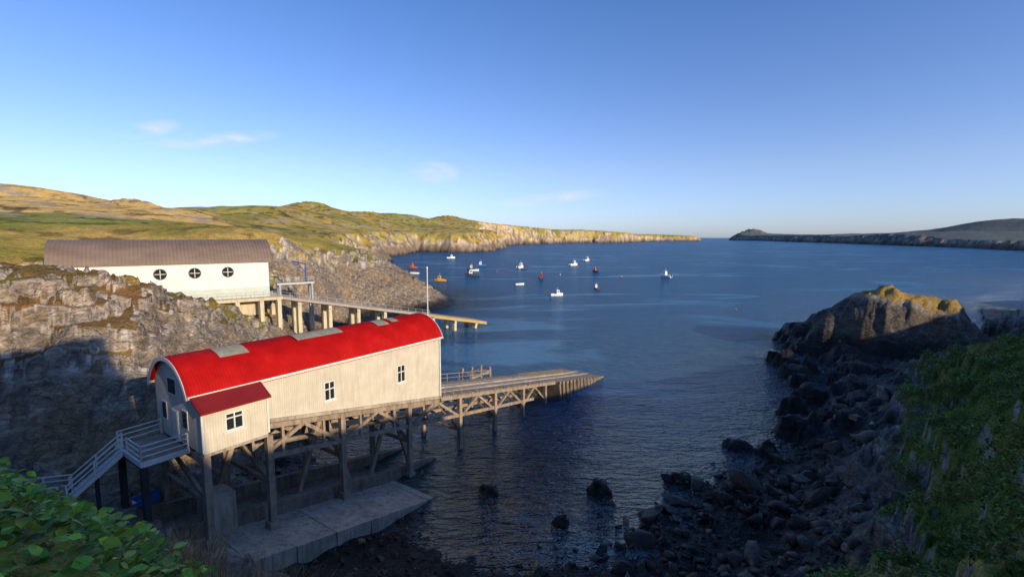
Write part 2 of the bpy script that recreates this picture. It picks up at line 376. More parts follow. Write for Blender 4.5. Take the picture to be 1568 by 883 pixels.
    wl=np.where((X>22)&(Y>46)&(rr<160),5.2,2.6)
    wet=sstep(wl,wl-1.6,Z+1.1*nn-(rr>200)*0.5)
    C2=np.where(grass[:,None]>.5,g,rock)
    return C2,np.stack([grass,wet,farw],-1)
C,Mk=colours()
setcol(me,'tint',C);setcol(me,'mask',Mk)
# ------------------------------------------------------------------ water
def water_mat():
    t=NT('sea_water')
    vc=t.n('ShaderNodeVertexColor',layer_name='depth').outputs[0]
    sp=t.n('ShaderNodeSeparateColor',i0=vc);sh,deep=sp.outputs[0],sp.outputs[1]
    w1=t.noise(.6,3,.6,vec=t.mapv((1,2.6,1),(0,0,R(-28))),dist=.4)
    w2=t.noise(2.8,2,.5,vec=t.mapv((1,2.0,1),(0,0,R(-40))))
    w3=t.noise(.12,2,.5,vec=t.mapv((1,2.5,1),(0,0,R(-20))))
    calm=t.noise(.009,4,.6,vec=t.mapv((1,3.6,1),(0,0,R(12))),dist=1.4)
    calmf=t.mr(calm,.55,.63,1.,.5)
    h=t.math('ADD',t.math('MULTIPLY',w1,1.4),t.math('ADD',t.math('MULTIPLY',w2,.35),t.math('MULTIPLY',w3,2.2)))
    nb=t.bump(h,t.math('MULTIPLY',calmf,1.),1.25)
    c=t.mix(t.mr(calm,.55,.64,0,1),(.003,.080,.205),(.04,.17,.30))
    c=t.mix(deep,(.003,.017,.032),c)  # shallows coloured dark for the sea bed and for the shade lying there
    fr=t.n('ShaderNodeFresnel',in_IOR=1.33,in_Normal=nb)
    # wave slopes hide and shadow each other, so a rough sea never reaches mirror reflectance at grazing angles
    f2=t.math('MINIMUM',t.math('MULTIPLY',fr.outputs[0],.75),.30)
    df=t.n('ShaderNodeBsdfDiffuse',in_Color=c,in_Normal=nb)
    gl=t.n('ShaderNodeBsdfGlossy',in_Color=(.85,.96,1),in_Roughness=.15,in_Normal=nb)
    pr=t.n('ShaderNodeMixShader',i0=f2,i1=df.outputs[0],i2=gl.outputs[0])
    tr=t.n('ShaderNodeBsdfTransparent',in_Color=(.46,.60,.58))
    a=t.n('ShaderNodeMixShader',i0=f2,i1=tr.outputs[0],i2=gl.outputs[0])
    m=t.n('ShaderNodeMixShader',i0=sh,i1=a.outputs[0],i2=pr.outputs[0])
    t.t.links.new(m.outputs[0],t.out.inputs[0]);return t.m
azw=np.concatenate([np.arange(-56,56,.5),np.arange(56,304,4)])*math.pi/180
rw=np.concatenate([12*np.exp(np.arange(0,math.log(45000/12),.02))])
AW,RW=np.meshgrid(azw,rw)
xw=(np.sin(AW)*RW).ravel();yw=(np.cos(AW)*RW).ravel()
dz=np.where(np.hypot(xw,yw)<280,-height(xw,yw,False),9)
water=gridmesh('sea_water',np.stack([xw,yw,0*xw],-1),len(rw),len(azw),True,water_mat())
op=1-np.exp(-np.clip(dz+.05,0,50)*.6)
dp=sstep(0,7.5,dz+1.2*fbm(xw/14,yw/14,3,12))
setcol(water.data,'depth',np.stack([op,dp,dp],-1))
# ------------------------------------------------------------------ old boathouse
L=22.5;WB=6.0;ZE=13.0;RISE=2.0
old=empty('red_roofed_lifeboat_station')
Rr=((WB/2)**2+RISE**2)/(2*RISE);ha=math.asin((WB/2)/Rr)
def arch(t,off=0,over=0):
    a=ha*t*(1+over);return WB/2+(Rr+off)*math.sin(a), ZE+RISE-Rr+(Rr+off)*math.cos(a)
mb=MB()
ns=int((L+.7)/.05);nt=20
vs=[]
for i in range(ns+1):
    s=-.35+i*.05;o=.028*math.cos(2*math.pi*s/.2)
    for j in range(nt+1):
        w,z=arch(-1+2*j/nt,.10+o,.07);vs.append(B(s,w,z))
mb.add(vs,[(i*(nt+1)+j,i*(nt+1)+j+1,(i+1)*(nt+1)+j+1,(i+1)*(nt+1)+j) for i in range(ns) for j in range(nt)],M_red)
mb.obj('roof',old,True)
mb=MB();
for k,s0 in enumerate((-.40,L+.36)):
    for j in range(nt):
        a=arch(-1+2*j/nt,-.12,.07);b=arch(-1+2*(j+1)/nt,-.12,.07);c=arch(-1+2*(j+1)/nt,.14,.07);d=arch(-1+2*j/nt,.14,.07)
        mb.box8([B(s0,*a),B(s0,*b),B(s0,*c),B(s0,*d)],[B(s0+.05,*a),B(s0+.05,*b),B(s0+.05,*c),B(s0+.05,*d)],M_white)
mb.beam(B(-.3,-.14,ZE-.1),B(L+.3,-.14,ZE-.1),.1,.16,M_white)
mb.beam(B(-.3,WB+.14,ZE-.1),B(L+.3,WB+.14,ZE-.1),.1,.16,M_white)
mb.obj('fascia_and_gutter',old)
mb=MB()
for s0,l,t0,t1 in ((2.4,2.0,-.42,-.02),(8.3,4.2,-.34,-.02),(16.2,1.3,-.36,-.02),(18.0,.8,-.3,-.02)):
    q=[];
    for s in (s0,s0+l):
        for j in range(5): q.append(B(s,*arch(t0+(t1-t0)*j/4,.19)))
    mb.add(q,[(j,j+1,j+6,j+5) for j in range(4)],M_patch)
mb.obj('rooflights',old)
mb=MB()
wins=[(9.35,10.35,9.95,11.5),(16.9,17.9,9.55,11.2)]
cuts=[0,4.2,9.35,10.35,16.9,17.9,L]
def quadw(s0,s1,z00,z01,z10,z11,w,m):
    mb.box8([B(s0,w,z00),B(s1,w,z10),B(s1,w+.12,z10),B(s0,w+.12,z00)],[B(s0,w,z01),B(s1,w,z11),B(s1,w+.12,z11),B(s0,w+.12,z01)],m)
for i in range(len(cuts)-1):
    a,b=cuts[i],cuts[i+1]
    wn=[q for q in wins if q[0]==a]
    za=9.4 if a<4 else floorz(a)-.15; zb=9.4 if b<=4.2 else floorz(b)-.15
    if a==4.2: za=floorz(4.2)-.15
    if wn:
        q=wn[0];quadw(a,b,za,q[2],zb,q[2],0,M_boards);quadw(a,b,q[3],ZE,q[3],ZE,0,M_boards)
        for ww in (a+.05,(a+b)/2,b-.05): mb.beam(B(ww,.03,q[2]),B(ww,.03,q[3]),.08,.08,M_rail)
        for zz in (q[2]+.04,(q[2]*.4+q[3]*.6),q[3]-.04): mb.beam(B(a,.035,zz),B(b,.035,zz),.07,.08,M_rail)
        for zz in (q[2]-.06,): mb.beam(B(a-.1,-.05,zz),B(b+.1,-.05,zz),.14,.08,M_rail)
        mb.add([B(a,.09,q[2]),B(b,.09,q[2]),B(b,.09,q[3]),B(a,.09,q[3])],[(0,1,2,3)],M_glass)
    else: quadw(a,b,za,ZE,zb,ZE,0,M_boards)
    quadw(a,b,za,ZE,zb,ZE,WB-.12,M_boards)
mb.beam(B(4.2,-.05,floorz(4.2)-.12),B(L,-.05,floorz(L)-.12),.16,.26,M_conc)
for s0,zb in ((0,9.4),(L-.1,floorz(L)-.2)):
    pts=[arch(-1+2*j/nt) for j in range(nt+1)]
    f=[B(s0,w,z) for w,z in pts]+[B(s0,WB,zb),B(s0,0,zb)]
    g=[p+Vector((Ad[0],Ad[1],0))*.1 for p in f];m=len(f)
    mb.add(f+g,[tuple(range(m))[::-1],tuple(range(m,2*m))]+[(i,(i+1)%m,m+(i+1)%m,m+i) for i in range(m)],M_boards)
def gpanel(w0,w1,z0,z1,m,o=.03): 
    mb.box8([B(-o,w0,z0),B(-o,w1,z0),B(0.01,w1,z0),B(0.01,w0,z0)],[B(-o,w0,z1),B(-o,w1,z1),B(0.01,w1,z1),B(0.01,w0,z1)],m)
gpanel(2.3,3.3,9.4,11.5,M_rail,.04);gpanel(2.42,3.18,9.5,11.4,M_teal,.06)
gpanel(.8,1.6,10.5,11.8,M_rail,.04);gpanel(.9,1.5,10.6,11.7,M_glass,.06)
gpanel(4.1,4.9,10.5,11.8,M_rail,.04);gpanel(4.2,4.8,10.6,11.7,M_glass,.06)
gpanel(2.3,3.7,12.5,13.7,M_rail,.04);gpanel(2.42,3.58,12.6,13.6,M_glass,.06)
ew=-1.25
def ebox(s0,s1,w0,w1,z0,z1,m): mb.box8([B(s0,w0,z0),B(s1,w0,z0),B(s1,w1,z0),B(s0,w1,z0)],[B(s0,w0,z1),B(s1,w0,z1),B(s1,w1,z1),B(s0,w1,z1)],m)
for a,b,z0,z1 in ((0,1.35,9.4,12.15),(1.35,2.5,9.4,10.45),(1.35,2.5,11.65,12.15),(2.5,4.1,9.4,12.15)): ebox(a,b,ew,ew+.1,z0,z1,M_boards)
mb.add([B(1.35,ew+.08,10.45),B(2.5,ew+.08,10.45),B(2.5,ew+.08,11.65),B(1.35,ew+.08,11.65)],[(0,1,2,3)],M_glass)
for ww in (1.39,1.925,2.46): mb.beam(B(ww,ew+.02,10.45),B(ww,ew+.02,11.65),.09,.08,M_rail)
for zz in (10.49,11.3,11.61): mb.beam(B(1.35,ew+.025,zz),B(2.5,ew+.025,zz),.07,.08,M_rail)
mb.beam(B(1.2,ew-.05,10.4),B(2.65,ew-.05,10.4),.14,.08,M_rail)
for s0 in (0,4.0):
    mb.box8([B(s0,ew+.1,9.4),B(s0+.1,ew+.1,9.4),B(s0+.1,-.002,9.4),B(s0,-.002,9.4)],[B(s0,ew+.1,12.15),B(s0+.1,ew+.1,12.15),B(s0+.1,-.002,12.9),B(s0,-.002,12.9)],M_boards)
ebox(0,4.1,ew,-.01,9.2,9.39,M_conc)
mb.beam(B(-.03,ew-.03,9.5),B(-.03,ew-.03,12.1),.12,.12,M_rail);mb.beam(B(4.12,ew-.03,9.5),B(4.12,ew-.03,12.1),.12,.12,M_rail)
mb.box8([B(-.2,ew-.3,12.02),B(4.3,ew-.3,12.02),B(4.3,-.12,12.86),B(-.2,-.12,12.86)],[B(-.2,ew-.3,12.12),B(4.3,ew-.3,12.12),B(4.3,-.12,12.96),B(-.2,-.12,12.96)],M_dred)
mb.beam(B(L+.03,-.03,floorz(L)),B(L+.03,-.03,ZE),.12,.12,M_rail)
mb.obj('walls_and_windows',old)
mb=MB()
post=[0.15,4.2,11.0,18.4]
def trestle(s,w0,w1,ztop,m=M_pile,chord=True):
    zb=max(slabz(s)-.2,-1.5)
    for w in (w0,w1):
        mb.beam(B(s,w,zb),B(s,w,ztop),.42,.42,m)
        mb.beam(B(s,w,zb),B(s,w,zb+.7),.75,.75,m)
    if ztop-zb>3:
        mb.beam(B(s,w0,ztop-.3),B(s,w1,ztop-.3),.3,.45,m)
        mb.beam(B(s,w0,(ztop+zb)/2),B(s,w1,(ztop+zb)/2),.25,.3,m)
        mb.beam(B(s,w0,(ztop+zb)/2),B(s,w1,ztop-.4),.2,.25,m)
for s in post:
    e=ew+.2 if s<5 else .2
    trestle(s,e,WB-.2,(9.2 if s<5 else floorz(s)-.4))
for w in (.2,3.0,WB-.2):
    mb.beam(B(4.0,w,floorz(4)-.55),B(L,w,floorz(L)-.55),.3,.4,M_pile)
    mb.beam(B(4.2,w,floorz(4.2)-2.9),B(L+18,w,floorz(L+18)-2.2),.28,.34,M_pile)
    mb.beam(B(0,w,9.0),B(4.2,w,9.0),.3,.35,M_pile)
for a,b in ((4.2,7.6),(11,7.6),(11,14.7),(18.4,14.7),(18.4,L)):
    for w in (.2,WB-.2):
        mb.beam(B(a,w,floorz(a)-2.85),B(b,w,floorz(b)-.7),.24,.28,M_pile)
        if b!=L: mb.beam(B((a+b)/2,w,floorz((a+b)/2)-.6),B((a+b)/2,w,floorz((a+b)/2)-2.8),.18,.2,M_pile)
for s,w in ((4.2,3),(11,3),(18.4,3)):
    mb.beam(B(s-2.5,w,slabz(s-2.5)),B(s,w,floorz(s)-.6),.3,.35,M_pile)
    mb.beam(B(s+2.5,w,slabz(s+2.5)),B(s,w,floorz(s)-.6),.3,.35,M_pile)
for a in range(5,22,1): mb.beam(B(a,.25,floorz(a)-.28),B(a,WB-.25,floorz(a)-.28),.15,.15,M_timber)
mb.box8([B(.12,.12,9.42),B(4.2,.12,9.42),B(4.2,WB-.12,9.42),B(.12,WB-.12,9.42)],[B(.12,.12,9.5),B(4.2,.12,9.5),B(4.2,WB-.12,9.5),B(.12,WB-.12,9.5)],M_timber)
mb.box8([B(4.2,.12,floorz(4.2)-.2),B(L,.12,floorz(L)-.2),B(L,WB-.12,floorz(L)-.2),B(4.2,WB-.12,floorz(4.2)-.2)],[B(4.2,.12,floorz(4.2)-.1),B(L,.12,floorz(L)-.1),B(L,WB-.12,floorz(L)-.1),B(4.2,WB-.12,floorz(4.2)-.1)],M_timber)
mb.obj('pile_substructure',old)
# ------------------------------------------------------------------ old slipway
slip=empty('old_slipway')
mb=MB();E=60
def sb(s0,s1,w0,w1,dz0,dz1,m): mb.box8([B(s0,w0,floorz(s0)+dz0),B(s1,w0,floorz(s1)+dz0),B(s1,w1,floorz(s1)+dz0),B(s0,w1,floorz(s0)+dz0)],[B(s0,w0,floorz(s0)+dz1),B(s1,w0,floorz(s1)+dz1),B(s1,w1,floorz(s1)+dz1),B(s0,w1,floorz(s0)+dz1)],m)
for w0,w1,m in ((0,1.3,M_timber),(4.7,6,M_timber)):
    s=L+.1
    while s<E-12:
        if random.random()>.04: sb(s,s+.22,w0+random.uniform(-.06,.04),w1+random.uniform(-.04,.06),-.2,-.1+.02*random.random(),m)
        s+=.3
sb(L+.1,E,1.6,2.3,-.45,-.05,M_conc);sb(L+.1,E,3.5,4.2,-.45,-.05,M_conc);sb(L+.1,E,2.6,3.2,-.4,-.15,M_timber)
sb(L+.1,E,-.05,.25,-.6,-.22,M_timber);sb(L+.1,E,5.75,6.05,-.6,-.22,M_timber)
sb(L+.1,E-12,.9,1.3,-.6,-.24,M_timber);sb(L+.1,E-12,4.7,5.1,-.6,-.24,M_timber)
for s in np.arange(L+1,E-11,1.6): sb(s,s+.2,.3,5.7,-.5,-.3,M_timber)
for s in (25.7,32,38,43.5): 
    trestle(s,.2,WB-.2,floorz(s)-.5)
for a,b in ((18.4,25.7),(25.7,32),(32,38),(38,43.5)):
    for w in (.2,WB-.2):
        m_=(a+b)/2
        mb.beam(B(a,w,floorz(a)-2.8),B(m_,w,floorz(m_)-.6),.22,.26,M_pile);mb.beam(B(b,w,floorz(b)-2.7),B(m_,w,floorz(m_)-.6),.22,.26,M_pile)
# seaward stone head of the slip, a little wider than the trestle
mb.box8([B(46,-1.2,-3),B(E+1,-1.6,-3),B(E+1,7.2,-3),B(46,6.6,-3)],[B(46,-.7,floorz(46)-.5),B(E,-1.1,floorz(E)-.1),B(E,6.9,floorz(E)-.1),B(46,6.3,floorz(46)-.5)],M_concd)
for s in np.arange(46.5,E,1.1): mb.beam(B(s,-1.15,-2),B(s,-.95,floorz(s)-.1),.22,.25,M_concd)
for s in np.arange(46,E-1,.55): sb(s,s+.4,-.8,1.4,-.44,-.12,M_timber);sb(s,s+.4,4.4,6.6,-.44,-.12,M_deckend)
mb.obj('deck_and_trestles',slip)
mb=MB()
for w in (6.1,):
    pr=None
    for s in np.arange(L+1,40,2.2):
        p=B(s,w,floorz(s)-.2);q=p+Vector((0,0,1.05));mb.tube(p,q,.035,M_galv,6)
        if pr: mb.tube(pr,q,.03,M_galv,6);mb.tube(pr-Vector((0,0,.5)),q-Vector((0,0,.5)),.025,M_galv,6)
        pr=q
pr=None
for s in np.arange(L+.6,29,1.3):
    p=B(s,-.1,floorz(s)-.2);q=p+Vector((0,0,1.05));mb.tube(p,q,.035,M_timber,6)
    if pr: mb.tube(pr,q,.03,M_timber,6);mb.tube(pr-Vector((0,0,.5)),q-Vector((0,0,.5)),.025,M_timber,6)
    pr=q
for s in (36,38,40):
    for w in (7.2,8.8): mb.beam(B(s,w,-2),B(s,w,5.6-(s-33)*.1),.3,.3,M_timber)
mb.beam(B(36,7.2,4.2),B(40,7.2,4.2),.2,.3,M_timber);mb.beam(B(36,8.8,4.2),B(40,8.8,4.2),.2,.3,M_timber)
for s in np.arange(36,40,.35): mb.beam(B(s,7.1,4.4),B(s,8.9,4.4),.28,.06,M_timber)
mb.obj('railing_and_stage',slip)
mb=MB()
def ramp(s0,s1,w0,w1,d0,d1,m): mb.box8([B(s0,w0,min(slabz(s0)+d0,slabz(s1)+d0)-1.5),B(s1,w0,slabz(s1)+d0-1.5),B(s1,w1,slabz(s1)+d0-1.5),B(s0,w1,slabz(s0)+d0-1.5)],[B(s0,w0,slabz(s0)+d1),B(s1,w0,slabz(s1)+d1),B(s1,w1,slabz(s1)+d1),B(s0,w1,slabz(s0)+d1)],m)
for s0 in np.arange(-2,19,3.0): ramp(s0,s0+2.96,-4.5+.12*math.sin(s0*2.3),.6,0,-.12-.02*math.sin(s0*5),M_conc)
ramp(-2,30,.6,1.1,0,.95,M_concd);ramp(-2,26,1.1,5.2,0,-.1,M_concd);ramp(-2,30,5.2,5.7,0,.9,M_concd)
mb.box8([B(.6,.3,2.9),B(2.4,.3,2.6),B(2.4,2,2.6),B(.6,2,2.9)],[B(.6,.3,5.9),B(2.4,.3,5.5),B(2.4,2,5.5),B(.6,2,5.9)],M_conc)
mb.obj('lower_concrete_ramp')
# ------------------------------------------------------------------ platform and staircase
st=empty('white_railed_staircase')
mb=MB()
def rail(path,m=M_rail,h=1.05,step=1.4,rr_=.045,mids=(.35,.7)):
    for a,b in zip(path[:-1],path[1:]):
        a=Vector(a);b=Vector(b);n=max(1,int((b-a).length/step))
        for i in range(n+1):
            p=a.lerp(b,i/n);mb.beam(p,p+Vector((0,0,h)),.09,.09,m)
        for k in mids+(1.,): mb.beam(a+Vector((0,0,h*k)),b+Vector((0,0,h*k)),.055,.07,m)
def pb(s0,s1,w0,w1,z0,z1,m): mb.box8([B(s0,w0,z0),B(s1,w0,z0),B(s1,w1,z0),B(s0,w1,z0)],[B(s0,w0,z1),B(s1,w0,z1),B(s1,w1,z1),B(s0,w1,z1)],m)
pb(-2.7,-.05,.8,5.2,9.1,9.3,M_timber)
pb(-2.72,-2.6,.75,5.25,9.05,9.38,M_rail);pb(-2.6,-.05,.7,.8,9.05,9.38,M_rail)
mb.beam(B(-2.5,1,2),B(-2.5,1,9.1),.35,.35,M_black);mb.beam(B(-2.5,5,2),B(-2.5,5,9.1),.35,.35,M_black);mb.beam(B(-2.5,1,8.9),B(-2.5,5,8.9),.2,.3,M_black)
rail([B(-.1,.85,9.3),B(-2.65,.85,9.3),B(-2.65,3.2,9.3)]);rail([B(-2.65,4.9,9.3),B(-.1,5.15,9.3)])
p0=B(-2.7,4.0,9.3);p1=Vector((-27.4,28.4,7.0))
p0=Vector((p0.x,p0.y,9.25));d=(p1-p0);dh=Vector((d.x,d.y,0)).normalized();sd=Vector((-dh.y,dh.x,0))
N=13
for i in range(N):
    c=p0+d*((i+.5)/N);mb.beam(c-sd*.6,c+sd*.6,.3,.05,M_galv)
for e in (-.65,.65):
    mb.beam(p0+sd*e,p1+sd*e,.07,.22,M_rail)
    rail([p0+sd*e,p1+sd*e],step=1.7)
p2=p1+Vector((-3.6,-.6,-.1))
mb.beam(p1,p2,1.3,.1,M_galv);rail([p1+Vector((0,-.7,0)),p2+Vector((0,-.7,0))]);rail([p1+Vector((-.6,.9,0)),p2+Vector((0,.9,0))])
for q in (p1,p2,p0.lerp(p1,.5)): mb.beam(q-Vector((0,0,4)),q-Vector((0,0,.1)),.2,.2,M_black)
mb.obj('stairs_and_handrails',st)
# ------------------------------------------------------------------ flagpole
mb=MB();b=Vector((-9.3,52.6,5.9));mb.tube(b,Vector((-9.25,52.6,19.7)),.09,M_rail,8,.05)
mb.tube((-9.25,52.6,19.7),(-9.25,52.6,19.85),.11,M_rail,8,.05);mb.beam((-9.8,52.6,17.6),(-8.7,52.6,17.6),.05,.05,M_rail);mb.beam((-9.3,52.6,5.9),(-9.3,52.6,6.4),.5,.5,M_conc)
mb.obj('flagpole')
# ------------------------------------------------------------------ new station
new=empty('white_lifeboat_station')
LS=30.5;WS=12.5;ZS=18.8;RS=3.7
Rs=((WS/2)**2+RS**2)/(2*RS);hs=math.asin((WS/2)/Rs)
def arc2(t,off=0,over=.05):
    a=hs*t*(1+over);return WS/2+(Rs+off)*math.sin(a),ZS+RS-Rs+(Rs+off)*math.cos(a)
mb=MB();n=24
vs=[];rows=[]
s=-.7
while s<LS+.7: rows+= [(s,.1),(s+.44,.1),(s+.45,.17),(s+.5,.17),(s+.51,.1)];s+=.55
for s,o in rows:
    for j in range(n+1): vs.append(S(s,*arc2(-1+2*j/n,o)))
mb.add(vs,[(i*(n+1)+j,i*(n+1)+j+1,(i+1)*(n+1)+j+1,(i+1)*(n+1)+j) for i in range(len(rows)-1) for j in range(n)],M_mroof)
for s0 in (-.75,rows[-1][0]):
    for j in range(n):
        a=arc2(-1+2*j/n,-.25);b=arc2(-1+2*(j+1)/n,-.25);c=arc2(-1+2*(j+1)/n,.18);d=arc2(-1+2*j/n,.18)
        mb.box8([S(s0,*a),S(s0,*b),S(s0,*c),S(s0,*d)],[S(s0+.06,*a),S(s0+.06,*b),S(s0+.06,*c),S(s0+.06,*d)],M_mroof)
a=arc2(-1,0);mb.beam(S(-.7,a[0]-.02,a[1]),S(LS+.7,a[0]-.02,a[1]),.16,.2,M_mroof)
mb.obj('curved_roof',new,False)
mb=MB()
ZD=11.8
def Sbox(s0,s1,w0,w1,z0,z1,m): mb.box8([S(s0,w0,z0),S(s1,w0,z0),S(s1,w1,z0),S(s0,w1,z0)],[S(s0,w0,z1),S(s1,w0,z1),S(s1,w1,z1),S(s0,w1,z1)],m)
ports=[13.6,18.6,23.7];zc=16.7;rp=.82;hw=1.2
xs=[0];
for p in ports: xs+=[p-hw,p+hw]
xs.append(LS)
for i in range(0,len(xs),2): Sbox(xs[i],xs[i+1],0,.25,ZD,ZS+.15,M_white)
for p in ports:
    Sbox(p-hw,p+hw,0,.25,ZD,zc-hw,M_white);Sbox(p-hw,p+hw,0,.25,zc+hw,ZS+.15,M_white)
    K=32;v=[];f=[]
    for i in range(K):
        a=2*math.pi*i/K;ca,sa=math.cos(a),math.sin(a);q=hw/max(abs(ca),abs(sa))
        v+=[S(p+ca*q,0,zc+sa*q),S(p+ca*rp,0,zc+sa*rp),S(p+ca*rp,.2,zc+sa*rp)]
    for i in range(K):
        j=(i+1)%K;f+=[(3*i,3*j,3*j+1,3*i+1),(3*i+1,3*j+1,3*j+2,3*i+2)]
    mb.add(v,f,M_white)
    mb.add([S(p+math.cos(2*math.pi*i/K)*rp,.15,zc+math.sin(2*math.pi*i/K)*rp) for i in range(K)],[tuple(range(K))],M_glass)
    v=[];f=[]
    for i in range(K):
        a=2*math.pi*i/K
        for r_ in (rp-.02,rp+.14): v+=[S(p+math.cos(a)*r_,-.04,zc+math.sin(a)*r_)]
    for i in range(K): j=(i+1)%K;f.append((2*i,2*j,2*j+1,2*i+1))
    mb.add(v,f,M_black)
    mb.beam(S(p-rp,.05,zc),S(p+rp,.05,zc),.08,.09,M_white);mb.beam(S(p,.06,zc-rp),S(p,.06,zc+rp),.09,.09,M_white)
Sbox(0,LS,WS-.25,WS,ZD,ZS+.15,M_white)
for s0 in (0.02,LS-.27):
    pts=[arc2(-1+2*j/n,-.1,0) for j in range(n+1)]
    ff=[S(s0,w,z) for w,z in pts]+[S(s0,WS-.02,ZD),S(s0,.02,ZD)];g=[q+Vector((Sd[0],Sd[1],0))*.25 for q in ff];m=len(ff)
    mb.add(ff+g,[tuple(range(m))[::-1],tuple(range(m,2*m))]+[(i,(i+1)%m,m+(i+1)%m,m+i) for i in range(m)],M_white)
Sbox(13.5,14.4,-.05,-.003,ZD+.3,ZD+2.4,M_black);Sbox(13.4,13.5,-.06,-.004,ZD+.3,ZD+2.5,M_rail);Sbox(14.4,14.5,-.06,-.004,ZD+.3,ZD+2.5,M_rail)
Sbox(15,LS,-.04,-.003,ZD+.25,ZD+1.9,M_teal)
Sbox(2.5,5.2,-.08,-.01,16.5,17.2,M_blue);Sbox(2.8,4.9,-.1,-.082,16.72,16.98,M_rail)
mb.obj('walls_portholes_and_door',new)
mb=MB()
Sbox(12.5,LS+1.8,-2.4,WS+.3,ZD-.55,ZD-.02,M_cream)
for s0 in (13.2,17.0,20.8,24.6,28.6,31.6):
    for w0 in (-2.0,4.5,10.5):
        mb.beam(S(s0,w0,3),S(s0,w0,ZD-.55),.75,.75,M_cream)
    mb.beam(S(s0,-2.3,ZD-.85),S(s0,WS,ZD-.85),.55,.6,M_cream)
Sbox(12.6,29,-.3,-.05,ZD-3.4,ZD-.56,M_cream)
pr=None
for s0 in np.arange(12.6,LS+1.8,1.5):
    p=S(s0,-2.3,ZD);q=p+Vector((0,0,1.15));mb.tube(p,q,.045,M_galv,6)
    if pr:
        for k in (0,.35,.7,.95): mb.tube(pr-Vector((0,0,k)),q-Vector((0,0,k)),.03,M_galv,6)
    pr=q
mb.obj('deck_and_columns',new)
ns_=empty('new_slipway');mb=MB()
def z2(s): return 11.4-(s-32)*.205
def nb_(s0,s1,w0,w1,d0,d1,m): mb.box8([S(s0,w0,z2(s0)+d0),S(s1,w0,z2(s1)+d0),S(s1,w1,z2(s1)+d0),S(s0,w1,z2(s0)+d0)],[S(s0,w0,z2(s0)+d1),S(s1,w0,z2(s1)+d1),S(s1,w1,z2(s1)+d1),S(s0,w1,z2(s0)+d1)],m)
nb_(32.3,66,1.5,3.3,-.5,0,M_deck);nb_(32.3,66,4.6,6.4,-.5,0,M_deck);nb_(32.3,80,3.3,4.6,-.7,-.25,M_conc);nb_(66,81,0.8,7.2,-.6,.02,M_deckend)
nb_(32.3,81,.9,1.45,-.35,.1,M_deck)
for s0 in range(36,81,6):
    for w0 in (1.8,6): mb.beam(S(s0,w0,-6),S(s0,w0,z2(s0)-.5),.8,.8,M_cream)
    mb.beam(S(s0,1,z2(s0)-.85),S(s0,7,z2(s0)-.85),.6,.6,M_cream)
for w0 in (.95,):
    pr=None
    for s0 in np.arange(32.5,66,1.8):
        p=S(s0,w0,z2(s0));q=p+Vector((0,0,1.1));mb.tube(p,q,.045,M_galv,6)
        if pr:
            for k in (0,.5): mb.tube(pr-Vector((0,0,k)),q-Vector((0,0,k)),.035,M_galv,6)
        pr=q
mb.obj('slip_deck_and_piers',ns_)
cr=empty('access_platform_with_davit');mb=MB()
Sbox(33.5,41,9,11.5,13.0,13.35,M_galv)
for s0 in (34,40.5):
    mb.beam(S(s0,9.3,0),S(s0,9.3,13),.4,.4,M_galv);mb.beam(S(s0,11.2,0),S(s0,11.2,13),.4,.4,M_galv)
mb.tube(S(39.5,10,13.3),S(39.5,10,17.5),.16,M_blue,8);mb.tube(S(39.5,10,17.3),S(36.6,9,18.0),.12,M_blue,8);mb.tube(S(39.5,10,15.3),S(37.8,9.4,17.6),.08,M_blue,8)
pr=None
for s0 in np.arange(33.5,41.1,1.25):
    p=S(s0,9,13.3);q=p+Vector((0,0,1.1));mb.tube(p,q,.04,M_galv,6)
    if pr: mb.tube(pr,q,.035,M_galv,6);mb.tube(pr-Vector((0,0,.5)),q-Vector((0,0,.5)),.03,M_galv,6)
    pr=q
mb.obj('platform_rail_and_jib',cr)
